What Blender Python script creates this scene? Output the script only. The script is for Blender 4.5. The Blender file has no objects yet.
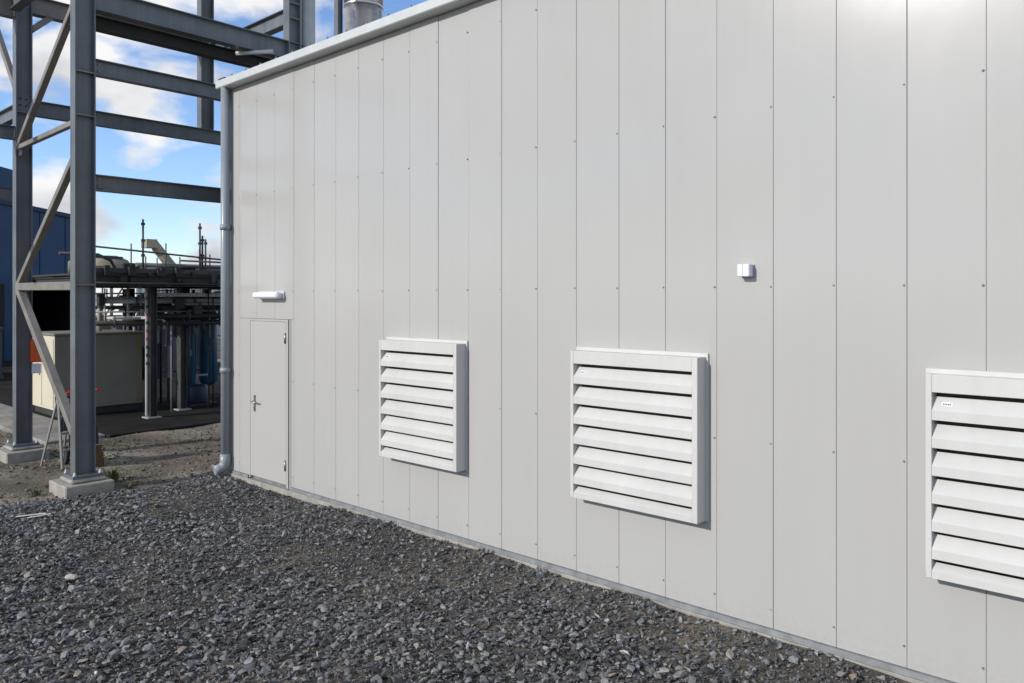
import bpy, bmesh, math, random
import numpy as np
from mathutils import Vector, Matrix

random.seed(7)
rng = np.random.default_rng(11)
scn = bpy.context.scene
col = scn.collection
R = math.radians

# ------------------------------------------------------------------ camera
CAM_D, CAM_H = 5.249, 2.42
cam_data = bpy.data.cameras.new('camera')
cam = bpy.data.objects.new('camera', cam_data)
col.objects.link(cam)
scn.camera = cam
cam.location = (0, -CAM_D, CAM_H)
cam.rotation_euler = (R(90), 0, R(90 - 47.855))       # level; wall runs away to the left
cam_data.sensor_width = 36
cam_data.lens = 36 * 781 / 1024
cam_data.shift_y = -43.5 / 1024
cam_data.clip_start = 0.05
cam_data.clip_end = 2000

# ------------------------------------------------------------------ sun and sky
SUN = Vector((-0.27, -1.0, 0.50)).normalized()         # direction towards the sun
sun_el = math.asin(SUN.z)
sd = bpy.data.lights.new('sun', 'SUN')
sd.energy = 5.0
sd.angle = R(0.53)
sd.color = (1.0, 0.95, 0.87)
sun = bpy.data.objects.new('sun', sd)
col.objects.link(sun)
sun.rotation_euler = SUN.to_track_quat('Z', 'Y').to_euler()

world = bpy.data.worlds.new('World')
scn.world = world
world.use_nodes = True
wn, wl = world.node_tree.nodes, world.node_tree.links
wn.clear()
w_out = wn.new('ShaderNodeOutputWorld')
w_bg = wn.new('ShaderNodeBackground')
w_sky = wn.new('ShaderNodeTexSky')
w_sky.sky_type = 'NISHITA'
w_sky.sun_disc = False
w_sky.sun_elevation = sun_el
w_sky.sun_rotation = math.atan2(SUN.x, SUN.y)
w_sky.air_density = 1.0
w_sky.dust_density = 0.0
w_sky.ozone_density = 4.0
w_tc = wn.new('ShaderNodeTexCoord')
w_map = wn.new('ShaderNodeMapping')
w_map.inputs['Scale'].default_value = (1.0, 1.0, 2.1)
w_map.inputs['Location'].default_value = (0.30, 0.10, 0.42)
w_n1 = wn.new('ShaderNodeTexNoise')
w_n1.inputs['Scale'].default_value = 5.2
w_n1.inputs['Detail'].default_value = 9
w_n1.inputs['Roughness'].default_value = 0.52
w_n1.inputs['Distortion'].default_value = 0.25
w_r1 = wn.new('ShaderNodeValToRGB')
w_r1.color_ramp.elements[0].position = 0.45
w_r1.color_ramp.elements[0].color = (0, 0, 0, 1)
w_r1.color_ramp.elements[1].position = 0.54
w_r1.color_ramp.elements[1].color = (1, 1, 1, 1)
w_n2 = wn.new('ShaderNodeTexNoise')
w_n2.inputs['Scale'].default_value = 7.0
w_n2.inputs['Detail'].default_value = 5
w_r2 = wn.new('ShaderNodeValToRGB')
w_r2.color_ramp.elements[0].position = 0.35
w_r2.color_ramp.elements[0].color = (8.6, 8.8, 9.5, 1)
w_r2.color_ramp.elements[1].position = 0.62
w_r2.color_ramp.elements[1].color = (14.5, 14.5, 14.6, 1)
w_gain = wn.new('ShaderNodeMix'); w_gain.data_type = 'RGBA'; w_gain.blend_type = 'MULTIPLY'
w_gain.inputs[0].default_value = 1.0
w_gain.inputs[7].default_value = (2.9, 2.85, 3.1, 1)
w_mix = wn.new('ShaderNodeMix'); w_mix.data_type = 'RGBA'
wl.new(w_tc.outputs['Generated'], w_map.inputs['Vector'])
wl.new(w_map.outputs['Vector'], w_n1.inputs['Vector'])
wl.new(w_map.outputs['Vector'], w_n2.inputs['Vector'])
wl.new(w_n1.outputs['Fac'], w_r1.inputs['Fac'])
wl.new(w_n2.outputs['Fac'], w_r2.inputs['Fac'])
wl.new(w_r1.outputs['Color'], w_mix.inputs[0])
wl.new(w_sky.outputs['Color'], w_gain.inputs[6])
wl.new(w_gain.outputs[2], w_mix.inputs[6])
wl.new(w_r2.outputs['Color'], w_mix.inputs[7])
wl.new(w_mix.outputs[2], w_bg.inputs['Color'])
w_bg.inputs['Strength'].default_value = 0.092
wl.new(w_bg.outputs['Background'], w_out.inputs['Surface'])

scn.view_settings.view_transform = 'Standard'
scn.view_settings.look = 'None'
scn.view_settings.exposure = -0.48
scn.view_settings.gamma = 1.0
scn.view_settings.use_curve_mapping = False

# ------------------------------------------------------------------ materials
MATS = {}
def mat(name, color, rough=0.6, var=0.12, scale=3.0, metal=0.0, bump=0.0, bscale=30.0, spec=0.5,
        color2=None, stretch=(1, 1, 1), rvar=0.0, detail=5, bdetail=6):
    m = bpy.data.materials.new(name)
    m.use_nodes = True
    n, l = m.node_tree.nodes, m.node_tree.links
    b = n['Principled BSDF']
    b.inputs['Roughness'].default_value = rough
    b.inputs['Metallic'].default_value = metal
    b.inputs['Specular IOR Level'].default_value = spec
    tc = n.new('ShaderNodeTexCoord')
    mp = n.new('ShaderNodeMapping')
    mp.inputs['Scale'].default_value = stretch
    geo = n.new('ShaderNodeNewGeometry')
    l.new(geo.outputs['Position'], mp.inputs['Vector'])
    nz = n.new('ShaderNodeTexNoise')
    nz.inputs['Scale'].default_value = scale
    nz.inputs['Detail'].default_value = detail
    nz.inputs['Roughness'].default_value = 0.62
    l.new(mp.outputs['Vector'], nz.inputs['Vector'])
    rp = n.new('ShaderNodeValToRGB')
    c1 = tuple(max(0, v * (1 - var)) for v in color)
    c2 = color2 if color2 else tuple(min(1, v * (1 + var)) for v in color)
    rp.color_ramp.elements[0].position = 0.32
    rp.color_ramp.elements[1].position = 0.68
    rp.color_ramp.elements[0].color = (*c1, 1)
    rp.color_ramp.elements[1].color = (*c2, 1)
    l.new(nz.outputs['Fac'], rp.inputs['Fac'])
    l.new(rp.outputs['Color'], b.inputs['Base Color'])
    if rvar > 0:
        mr = n.new('ShaderNodeMapRange')
        mr.inputs['To Min'].default_value = max(0.02, rough - rvar)
        mr.inputs['To Max'].default_value = min(1, rough + rvar)
        mr.inputs['From Min'].default_value = 0.3
        mr.inputs['From Max'].default_value = 0.7
        l.new(nz.outputs['Fac'], mr.inputs['Value'])
        l.new(mr.outputs['Result'], b.inputs['Roughness'])
    if bump > 0:
        n2 = n.new('ShaderNodeTexNoise')
        n2.inputs['Scale'].default_value = bscale
        n2.inputs['Detail'].default_value = bdetail
        l.new(mp.outputs['Vector'], n2.inputs['Vector'])
        bp = n.new('ShaderNodeBump')
        bp.inputs['Strength'].default_value = 1.0
        bp.inputs['Distance'].default_value = bump
        l.new(n2.outputs['Fac'], bp.inputs['Height'])
        l.new(bp.outputs['Normal'], b.inputs['Normal'])
    MATS[name] = m
    return m

mat('cladding', (0.425, 0.420, 0.408), 0.17, 0.02, 0.7, bump=0.007, bscale=0.9, bdetail=1, rvar=0.03, spec=0.42, stretch=(1, 1, 0.6))
def weather(name, streak=0.05, splash=0.0, tone=0.0):
    """faint rain streaks, dried mud specks low on the wall and sheet-to-sheet tone"""
    m = MATS[name]; n, l = m.node_tree.nodes, m.node_tree.links
    b = n['Principled BSDF']; src = b.inputs['Base Color'].links[0].from_socket
    geo = n.new('ShaderNodeNewGeometry')
    mp = n.new('ShaderNodeMapping'); mp.inputs['Scale'].default_value = (14, 14, 0.5)
    l.new(geo.outputs['Position'], mp.inputs['Vector'])
    nz = n.new('ShaderNodeTexNoise'); nz.inputs['Scale'].default_value = 1.0; nz.inputs['Detail'].default_value = 6
    l.new(mp.outputs['Vector'], nz.inputs['Vector'])
    mr = n.new('ShaderNodeMapRange'); mr.inputs['From Min'].default_value = .3; mr.inputs['From Max'].default_value = .7
    mr.inputs['To Min'].default_value = 1 - streak; mr.inputs['To Max'].default_value = 1 + streak * .4
    l.new(nz.outputs['Fac'], mr.inputs['Value'])
    oi = n.new('ShaderNodeObjectInfo')
    mo = n.new('ShaderNodeMapRange'); mo.inputs['To Min'].default_value = 1 - tone; mo.inputs['To Max'].default_value = 1 + tone
    l.new(oi.outputs['Random'], mo.inputs['Value'])
    mu = n.new('ShaderNodeMath'); mu.operation = 'MULTIPLY'
    l.new(mr.outputs['Result'], mu.inputs[0]); l.new(mo.outputs['Result'], mu.inputs[1])
    sc_ = n.new('ShaderNodeVectorMath'); sc_.operation = 'SCALE'
    l.new(src, sc_.inputs[0]); l.new(mu.outputs['Value'], sc_.inputs['Scale'])
    out = sc_.outputs['Vector']
    if splash > 0:
        sp = n.new('ShaderNodeSeparateXYZ'); l.new(geo.outputs['Position'], sp.inputs[0])
        hz_ = n.new('ShaderNodeMapRange'); hz_.inputs['From Min'].default_value = .10; hz_.inputs['From Max'].default_value = .55
        hz_.inputs['To Min'].default_value = .34; hz_.inputs['To Max'].default_value = 0.0
        l.new(sp.outputs['Z'], hz_.inputs['Value'])
        n2 = n.new('ShaderNodeTexNoise'); n2.inputs['Scale'].default_value = 24; n2.inputs['Detail'].default_value = 8; n2.inputs['Roughness'].default_value = .75
        l.new(geo.outputs['Position'], n2.inputs['Vector'])
        ad = n.new('ShaderNodeMath'); ad.operation = 'ADD'; l.new(n2.outputs['Fac'], ad.inputs[0]); l.new(hz_.outputs['Result'], ad.inputs[1])
        cr = n.new('ShaderNodeMapRange'); cr.inputs['From Min'].default_value = .72; cr.inputs['From Max'].default_value = .95
        cr.inputs['To Max'].default_value = splash
        l.new(ad.outputs['Value'], cr.inputs['Value'])
        mx = n.new('ShaderNodeMix'); mx.data_type = 'RGBA'; mx.inputs[7].default_value = (.22, .19, .15, 1)
        l.new(cr.outputs['Result'], mx.inputs[0]); l.new(out, mx.inputs[6]); out = mx.outputs[2]
    l.new(out, b.inputs['Base Color'])
weather('cladding', .012, .14, .008)
mat('door_paint', (0.432, 0.424, 0.405), 0.22, 0.012, 0.8, bump=0.003, bscale=1.2, bdetail=1, spec=0.25, detail=2)
mat('vent_white', (0.555, 0.549, 0.532), 0.45, 0.03, 2.5, rvar=0.06)
weather('vent_white', .035)
mat('fascia', (0.54, 0.57, 0.57), 0.40, 0.05, 6.0, rvar=0.08)
mat('duct_dark', (0.05, 0.05, 0.05), 0.8, 0.2)
mat('galvanised', (0.20, 0.212, 0.22), 0.55, 0.25, 9.0, metal=0.2, rvar=0.12)
mat('pipe_paint', (0.26, 0.29, 0.32), 0.35, 0.06, 4.0, rvar=0.08)
mat('concrete', (0.31, 0.295, 0.26), 0.9, 0.22, 5.0, bump=0.006, bscale=45)
mat('slab_shaded', (0.022, 0.021, 0.020), 0.95, 0.35, 1.6, bump=0.012, bscale=30, spec=0.08)  # near-black: the shadow around the rack is painted into the slab colour
mat('apron_concrete', (0.23, 0.22, 0.195), 0.92, 0.35, 1.6, bump=0.008, bscale=30)
mat('steel_paint', (0.125, 0.140, 0.150), 0.42, 0.20, 2.2, rvar=0.1, bump=0.0015, bscale=20)
weather('steel_paint', .16)
mat('steel_brown', (0.20, 0.185, 0.165), 0.5, 0.18, 4.0, rvar=0.1)
mat('steel_dark', (0.028, 0.027, 0.026), 0.6, 0.3, 4.0)
mat('scaffold', (0.06, 0.062, 0.065), 0.55, 0.3, 4.0)
mat('stainless', (0.62, 0.60, 0.58), 0.30, 0.07, 5.0, metal=0.95, rvar=0.07, stretch=(1, 1, 4))
mat('screw', (0.17, 0.17, 0.17), 0.5, 0.1)
mat('rubber', (0.03, 0.03, 0.03), 0.7, 0.2)
mat('handle_metal', (0.32, 0.32, 0.32), 0.35, 0.1, metal=0.8)
mat('lamp_white', (0.78, 0.78, 0.84), 0.35, 0.02)
mat('sensor_white', (0.70, 0.73, 0.80), 0.45, 0.02)
mat('sensor_grey', (0.35, 0.37, 0.40), 0.5, 0.05)
mat('print_dark', (0.06, 0.06, 0.06), 0.6, 0.05)
mat('blue_cladding', (0.010, 0.048, 0.118), 0.45, 0.15, 1.0)
mat('blue_trim', (0.010, 0.03, 0.08), 0.5, 0.15, 1.0)
mat('monitor_grey', (0.10, 0.09, 0.09), 0.7, 0.2, 1.0)
mat('interior', (0.02, 0.02, 0.022), 0.9, 0.2)
mat('cabinet_cream', (0.60, 0.55, 0.42), 0.5, 0.06, 2.0)
mat('cabinet_olive', (0.20, 0.18, 0.09), 0.6, 0.1)
mat('cabinet_shaded', (0.20, 0.187, 0.15), 0.6, 0.1, 2.0)  # darker taupe than the cream front; shade of the long side painted in
mat('orange_paint', (0.62, 0.10, 0.02), 0.45, 0.1)
mat('red_paint', (0.55, 0.03, 0.03), 0.45, 0.1)
mat('blue_vessel', (0.012, 0.095, 0.18), 0.38, 0.15, 2.0)
mat('navy_paint', (0.010, 0.028, 0.06), 0.5, 0.2, 2.0)
mat('container_grey', (0.06, 0.068, 0.085), 0.6, 0.12, 1.0)
mat('shed_white', (0.72, 0.72, 0.70), 0.5, 0.05, 1.0)
mat('yellow_paint', (0.55, 0.33, 0.05), 0.5, 0.15)
mat('pump_grey', (0.34, 0.36, 0.36), 0.5, 0.15)
mat('galv_light', (0.50, 0.51, 0.50), 0.5, 0.12, metal=0.2)
mat('conveyor_tan', (0.25, 0.23, 0.17), 0.8, 0.2, 0.6)
mat('aluminium', (0.36, 0.36, 0.35), 0.35, 0.06, metal=0.7)
mat('dark_cloth', (0.03, 0.035, 0.05), 0.9, 0.3, 9.0)
mat('paper_sack', (0.13, 0.075, 0.04), 0.85, 0.2, 8.0)
mat('pale_stone', (0.46, 0.42, 0.37), 0.8, 0.12, 12)
mat('pale_wood', (0.50, 0.49, 0.47), 0.7, 0.12, 12)
mat('weed', (0.07, 0.10, 0.03), 0.7, 0.4, 14)
mat('hopper_brown', (0.20, 0.18, 0.13), 0.8, 0.3, 0.8)

def ramp_stops(ramp, stops):
    e = ramp.color_ramp.elements
    while len(e) > 2:
        e.remove(e[-1])
    e[0].position, e[0].color = stops[0][0], (*stops[0][1], 1)
    e[1].position, e[1].color = stops[-1][0], (*stops[-1][1], 1)
    for p, c in stops[1:-1]:
        k = e.new(p); k.color = (*c, 1)

STONE_STOPS = [(0.0, (0.038, 0.040, 0.043)), (0.45, (0.100, 0.103, 0.108)), (0.78, (0.225, 0.228, 0.232)),
               (0.90, (0.21, 0.205, 0.195)), (0.955, (0.23, 0.19, 0.14)), (0.985, (0.36, 0.355, 0.35)),
               (1.0, (0.55, 0.54, 0.52))]
def stone_mat(name, per_object, stops):
    m = bpy.data.materials.new(name); m.use_nodes = True
    n, l = m.node_tree.nodes, m.node_tree.links
    b = n['Principled BSDF']
    b.inputs['Roughness'].default_value = 0.5
    b.inputs['Specular IOR Level'].default_value = 0.45
    rp = n.new('ShaderNodeValToRGB')
    ramp_stops(rp, stops)
    if per_object:
        oi = n.new('ShaderNodeObjectInfo')
        l.new(oi.outputs['Random'], rp.inputs['Fac'])
    else:
        at = n.new('ShaderNodeAttribute'); at.attribute_name = 'tone'
        l.new(at.outputs['Fac'], rp.inputs['Fac'])
    geo = n.new('ShaderNodeNewGeometry')
    nz = n.new('ShaderNodeTexNoise'); nz.inputs['Scale'].default_value = 45; nz.inputs['Detail'].default_value = 5
    l.new(geo.outputs['Position'], nz.inputs['Vector'])
    mr = n.new('ShaderNodeMapRange')
    mr.inputs['From Min'].default_value = 0.3; mr.inputs['From Max'].default_value = 0.7
    mr.inputs['To Min'].default_value = 0.72; mr.inputs['To Max'].default_value = 1.28
    l.new(nz.outputs['Fac'], mr.inputs['Value'])
    mx = n.new('ShaderNodeVectorMath'); mx.operation = 'SCALE'
    l.new(rp.outputs['Color'], mx.inputs[0]); l.new(mr.outputs['Result'], mx.inputs['Scale'])
    l.new(mx.outputs['Vector'], b.inputs['Base Color'])
    bp = n.new('ShaderNodeBump'); bp.inputs['Distance'].default_value = 0.004
    l.new(nz.outputs['Fac'], bp.inputs['Height']); l.new(bp.outputs['Normal'], b.inputs['Normal'])
    MATS[name] = m
stone_mat('slate', False, STONE_STOPS)
stone_mat('slate_single', True, STONE_STOPS)
stone_mat('dirt_pebble', False, [(0, (0.07, 0.06, 0.048)), (0.5, (0.15, 0.13, 0.10)), (0.9, (0.24, 0.215, 0.18)), (1, (0.36, 0.34, 0.31))])

stone_mat('grit_mix', False, [(0, (0.05, 0.05, 0.05)), (0.4, (0.12, 0.115, 0.105)), (0.75, (0.22, 0.195, 0.155)), (1, (0.34, 0.31, 0.26))])

def ground_mat(name, a, b_, c, fine, bumpd):
    m = bpy.data.materials.new(name); m.use_nodes = True
    n, l = m.node_tree.nodes, m.node_tree.links
    b = n['Principled BSDF']; b.inputs['Roughness'].default_value = 0.95
    b.inputs['Specular IOR Level'].default_value = 0.2
    geo = n.new('ShaderNodeNewGeometry')
    n1 = n.new('ShaderNodeTexNoise'); n1.inputs['Scale'].default_value = 0.9; n1.inputs['Detail'].default_value = 8
    n2 = n.new('ShaderNodeTexNoise'); n2.inputs['Scale'].default_value = fine; n2.inputs['Detail'].default_value = 6
    n2.inputs['Roughness'].default_value = 0.7
    for q in (n1, n2): l.new(geo.outputs['Position'], q.inputs['Vector'])
    r1 = n.new('ShaderNodeValToRGB'); ramp_stops(r1, [(0.35, a), (0.52, b_), (0.68, c)])
    l.new(n1.outputs['Fac'], r1.inputs['Fac'])
    mr = n.new('ShaderNodeMapRange')
    mr.inputs['From Min'].default_value = 0.3; mr.inputs['From Max'].default_value = 0.7
    mr.inputs['To Min'].default_value = 0.55; mr.inputs['To Max'].default_value = 1.4
    l.new(n2.outputs['Fac'], mr.inputs['Value'])
    mx = n.new('ShaderNodeVectorMath'); mx.operation = 'SCALE'
    l.new(r1.outputs['Color'], mx.inputs[0]); l.new(mr.outputs['Result'], mx.inputs['Scale'])
    l.new(mx.outputs['Vector'], b.inputs['Base Color'])
    bp = n.new('ShaderNodeBump'); bp.inputs['Distance'].default_value = bumpd
    l.new(n2.outputs['Fac'], bp.inputs['Height']); l.new(bp.outputs['Normal'], b.inputs['Normal'])
    MATS[name] = m
ground_mat('dirt', (0.115, 0.097, 0.073), (0.21, 0.182, 0.142), (0.34, 0.307, 0.25), 22.0, 0.03)
ground_mat('gravel_fines', (0.07, 0.066, 0.062), (0.13, 0.116, 0.095), (0.26, 0.22, 0.165), 40.0, 0.02)

# ------------------------------------------------------------------ mesh helpers
class MB:
    """Collects simple solids; build() links them as one mesh object."""
    def __init__(self):
        self.v, self.f, self.s = [], [], []
    def add(self, verts, faces, smooth=False):
        o = len(self.v)
        self.v += [tuple(p) for p in verts]
        self.f += [tuple(i + o for i in q) for q in faces]
        self.s += [smooth] * len(faces)
        return self
    def box(self, x0, x1, y0, y1, z0, z1):
        v = [(x0, y0, z0), (x1, y0, z0), (x1, y1, z0), (x0, y1, z0), (x0, y0, z1), (x1, y0, z1), (x1, y1, z1), (x0, y1, z1)]
        return self.add(v, [(0, 3, 2, 1), (4, 5, 6, 7), (0, 1, 5, 4), (1, 2, 6, 5), (2, 3, 7, 6), (3, 0, 4, 7)])
    def extrude(self, poly, vec, smooth=False, caps=True):
        """poly: 3-D points of a planar polygon; vec: extrusion."""
        n = len(poly); vec = Vector(vec)
        a = [Vector(p) for p in poly]; b = [p + vec for p in a]
        fs = [(i, (i + 1) % n, n + (i + 1) % n, n + i) for i in range(n)]
        nn = sum(((a[i] - a[0]).cross(a[(i + 1) % n] - a[0]) for i in range(1, n - 1)), Vector())
        if nn.dot(vec) < 0:
            fs = [tuple(reversed(q)) for q in fs]
            cap = [tuple(range(n)), tuple(reversed(range(n, 2 * n)))]
        else:
            cap = [tuple(reversed(range(n))), tuple(range(n, 2 * n))]
        # outward winding: side faces must point away from the axis
        o = len(self.v)
        self.add(a + b, fs, smooth)
        if caps:
            self.f += [tuple(i + o for i in q) for q in cap]; self.s += [False, False]
        return self
    def section(self, p0, p1, prof, up):
        """sweep a profile (list of (u,v)) from p0 to p1; u along 'up', v along axis x up"""
        p0, p1 = Vector(p0), Vector(p1)
        ax = (p1 - p0).normalized(); up = Vector(up)
        u = (up - ax * up.dot(ax)).normalized(); v = ax.cross(u)
        return self.extrude([p0 + u * a + v * b for a, b in prof], p1 - p0)
    def hbeam(self, p0, p1, h=0.25, b=0.25, tf=0.016, tw=0.011, up=(0, 0, 1)):
        H, B = h / 2, b / 2
        prof = [(-H, -B), (-H, B), (-H + tf, B), (-H + tf, tw), (H - tf, tw), (H - tf, B), (H, B), (H, -B), (H - tf, -B), (H - tf, -tw), (-H + tf, -tw), (-H + tf, -B)]
        return self.section(p0, p1, prof, up)
    def bar(self, p0, p1, w, h=None, up=(0, 0, 1)):
        h = h or w
        return self.section(p0, p1, [(-h / 2, -w / 2), (h / 2, -w / 2), (h / 2, w / 2), (-h / 2, w / 2)], up)
    def tube(self, pts, r, n=10):
        pts = [Vector(p) for p in pts]
        vs, fs = [], []
        prev = None
        for i, p in enumerate(pts):
            d = (pts[min(i + 1, len(pts) - 1)] - pts[max(i - 1, 0)]).normalized()
            if prev is None:
                ref = Vector((0, 0, 1)) if abs(d.z) < 0.9 else Vector((1, 0, 0))
                u = d.cross(ref).normalized()
            else:
                u = (prev - d * prev.dot(d)).normalized()
            prev = u
            w = d.cross(u)
            rr = r[i] if isinstance(r, (list, tuple)) else r
            for k in range(n):
                a = 2 * math.pi * k / n
                vs.append(p + (u * math.cos(a) + w * math.sin(a)) * rr)
        for i in range(len(pts) - 1):
            for k in range(n):
                k2 = (k + 1) % n
                fs.append((i * n + k, i * n + k2, (i + 1) * n + k2, (i + 1) * n + k))
        o = len(self.v)
        self.add(vs, fs, True)
        self.f.append(tuple(o + k for k in reversed(range(n)))); self.s.append(False)
        self.f.append(tuple(o + (len(pts) - 1) * n + k for k in range(n))); self.s.append(False)
        return self
    def lathe(self, cx, cy, prof, n=24):
        """prof: list of (r, z) bottom to top"""
        vs, fs = [], []
        for r_, z in prof:
            for k in range(n):
                a = 2 * math.pi * k / n
                vs.append((cx + r_ * math.cos(a), cy + r_ * math.sin(a), z))
        for i in range(len(prof) - 1):
            for k in range(n):
                k2 = (k + 1) % n
                fs.append((i * n + k, i * n + k2, (i + 1) * n + k2, (i + 1) * n + k))
        o = len(self.v)
        self.add(vs, fs, True)
        self.f.append(tuple(o + k for k in reversed(range(n)))); self.s.append(False)
        self.f.append(tuple(o + (len(prof) - 1) * n + k for k in range(n))); self.s.append(False)
        return self
    def mesh(self, name, material, bevel=0.0):
        me = bpy.data.meshes.new(name)
        me.from_pydata(self.v, [], self.f)
        me.polygons.foreach_set('use_smooth', self.s)
        bm = bmesh.new(); bm.from_mesh(me)
        bmesh.ops.recalc_face_normals(bm, faces=bm.faces)
        if bevel > 0:
            es = [e for e in bm.edges if len(e.link_faces) == 2 and e.calc_face_angle(0) > 0.6]
            bmesh.ops.bevel(bm, geom=es, offset=bevel, segments=1, affect='EDGES', clamp_overlap=True)
        bm.to_mesh(me); bm.free()
        me.materials.append(MATS[material])
        return me
    def build(self, name, material, parent=None, bevel=0.0, **tags):
        return link(name, self.mesh(name, material, bevel), parent, **tags)

def link(name, me, parent=None, loc=None, label=None, category=None, group=None, kind=None):
    o = bpy.data.objects.new(name, me)
    col.objects.link(o)
    if loc is not None: o.location = loc
    if parent is not None: o.parent = parent
    for k, v in (('label', label), ('category', category), ('group', group), ('kind', kind)):
        if v: o[k] = v
    return o

def thing(name, label, category, loc=(0, 0, 0), group=None):
    return link(name, None, None, loc, label, category, group)

def copy_tree(o, parent=None):
    c = o.copy(); col.objects.link(c); c.parent = parent
    for ch in [q for q in bpy.data.objects if q.parent == o]:
        copy_tree(ch, c)
    return c

# cheap value noise for terrain
_tab = rng.random((64, 64))
def vnoise(x, y):
    xi, yi = np.floor(x).astype(int), np.floor(y).astype(int)
    fx, fy = x - xi, y - yi
    fx, fy = fx * fx * (3 - 2 * fx), fy * fy * (3 - 2 * fy)
    g = lambda a, b: _tab[a % 64, b % 64]
    return (g(xi, yi) * (1 - fx) + g(xi + 1, yi) * fx) * (1 - fy) + (g(xi, yi + 1) * (1 - fx) + g(xi + 1, yi + 1) * fx) * fy
def fbm(x, y, f):
    return vnoise(x * f, y * f) * .55 + vnoise(x * f * 2.1 + 9, y * f * 2.1 + 4) * .3 + vnoise(x * f * 4.3 + 21, y * f * 4.3 + 17) * .15 - .5

def edge_x(y):
    """left edge of the gravel as X for a given Y"""
    y = np.asarray(y, float)
    return -10.42 - 0.18 * np.clip(-y - 1.0, 0, 99) * 0.6 + 0.22 * np.clip(y + 1.2, 0, 1.4) + 0.22 * (fbm(y, y * 0 + 3.3, 1.7))
def dirt_h(x, y):
    near = np.exp(-(np.hypot(x + 11, y) / 14) ** 2)
    ridge = 0.085 * np.exp(-((x + 14.12) / 0.33) ** 2) * (fbm(x * 1.3, y, 1.3) + .45) * (y > -1.2) * (y < 4.4)
    return -0.035 + ridge + near * (0.05 * fbm(x, y, 0.8) + 0.035 * fbm(x + 5, y, 3.0))
def bed_h(x, y):
    rise = np.clip((x - edge_x(y)) / 0.45, 0, 1)
    bank = 0.045 * np.clip(1 + y / 0.5, 0, 1) * (0.6 + 1.6 * fbm(x, y * 0, 1.1))
    return -0.05 + bank + 0.06 * rise + (0.075 * fbm(x, y, 0.75) + 0.03 * fbm(x + 3, y + 8, 2.6)) * rise

# ------------------------------------------------------------------ ground
def grid_mesh(name, xs, ys, hf, material, keep=None):
    X, Y = np.meshgrid(xs, ys, indexing='ij')
    Z = hf(X, Y)
    nx, ny = X.shape
    vs = np.stack([X, Y, Z], -1).reshape(-1, 3)
    ii, jj = np.meshgrid(np.arange(nx - 1), np.arange(ny - 1), indexing='ij')
    if keep is not None:
        k = keep(X[:-1, :-1], Y[:-1, :-1]); ii, jj = ii[k], jj[k]
    a = (ii * ny + jj).ravel()
    fs = np.stack([a, a + ny, a + ny + 1, a + 1], -1)
    me = bpy.data.meshes.new(name)
    me.from_pydata(vs.tolist(), [], fs.tolist())
    me.polygons.foreach_set('use_smooth', [True] * len(me.polygons))
    me.materials.append(MATS[material])
    return me
gx = np.concatenate([[-900, -300, -120, -70, -45, -30], np.arange(-22, -8, 0.08), [-6, 0, 10, 40, 150, 500]])
gy = np.concatenate([[-600, -150, -40, -15, -8], np.arange(-5, 4.5, 0.08), [6, 12, 30, 70, 150, 400, 900]])
link('ground', grid_mesh('ground', gx, gy, dirt_h, 'dirt'), kind='structure')

bx_ = np.arange(-11.4, 4.0, 0.07); by_ = np.arange(-8.5, -0.02, 0.07)
gravel = link('gravel_bed', grid_mesh('gravel_bed', bx_, by_, bed_h, 'gravel_fines',
              keep=lambda x, y: x > edge_x(y) - 0.1), kind='structure')

# stone shapes: broken slate, flat and angular
def stone_shapes(n, flat, seed):
    r_ = np.random.default_rng(seed); out = []
    for i in range(n):
        k = r_.integers(8, 12)
        p = r_.normal(size=(k, 3)); p /= np.linalg.norm(p, axis=1)[:, None]
        p *= np.array([1.0, r_.uniform(.42, .85), r_.uniform(*flat)])
        bm = bmesh.new()
        for q in p: bm.verts.new(q)
        h = bmesh.ops.convex_hull(bm, input=bm.verts)
        for g in [v for v in bm.verts if not v.link_faces]: bm.verts.remove(g)
        bmesh.ops.recalc_face_normals(bm, faces=bm.faces)
        bm.verts.index_update()
        V = np.array([v.co[:] for v in bm.verts])
        F = np.array([[v.index for v in f.verts] for f in bm.faces if len(f.verts) == 3])
        bm.free(); out.append((V, F))
    return out
def rotations(n, tilt, r_):
    yaw = r_.uniform(0, 2 * np.pi, n); a = r_.normal(0, tilt, n); b = r_.normal(0, tilt, n)
    cy, sy, ca, sa, cb, sb = np.cos(yaw), np.sin(yaw), np.cos(a), np.sin(a), np.cos(b), np.sin(b)
    z = np.zeros(n); o = np.ones(n)
    Rz = np.stack([cy, -sy, z, sy, cy, z, z, z, o], -1).reshape(-1, 3, 3)
    Rx = np.stack([o, z, z, z, ca, -sa, z, sa, ca], -1).reshape(-1, 3, 3)
    Ry = np.stack([cb, z, sb, z, o, z, -sb, z, cb], -1).reshape(-1, 3, 3)
    return Rx @ Ry @ Rz
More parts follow.
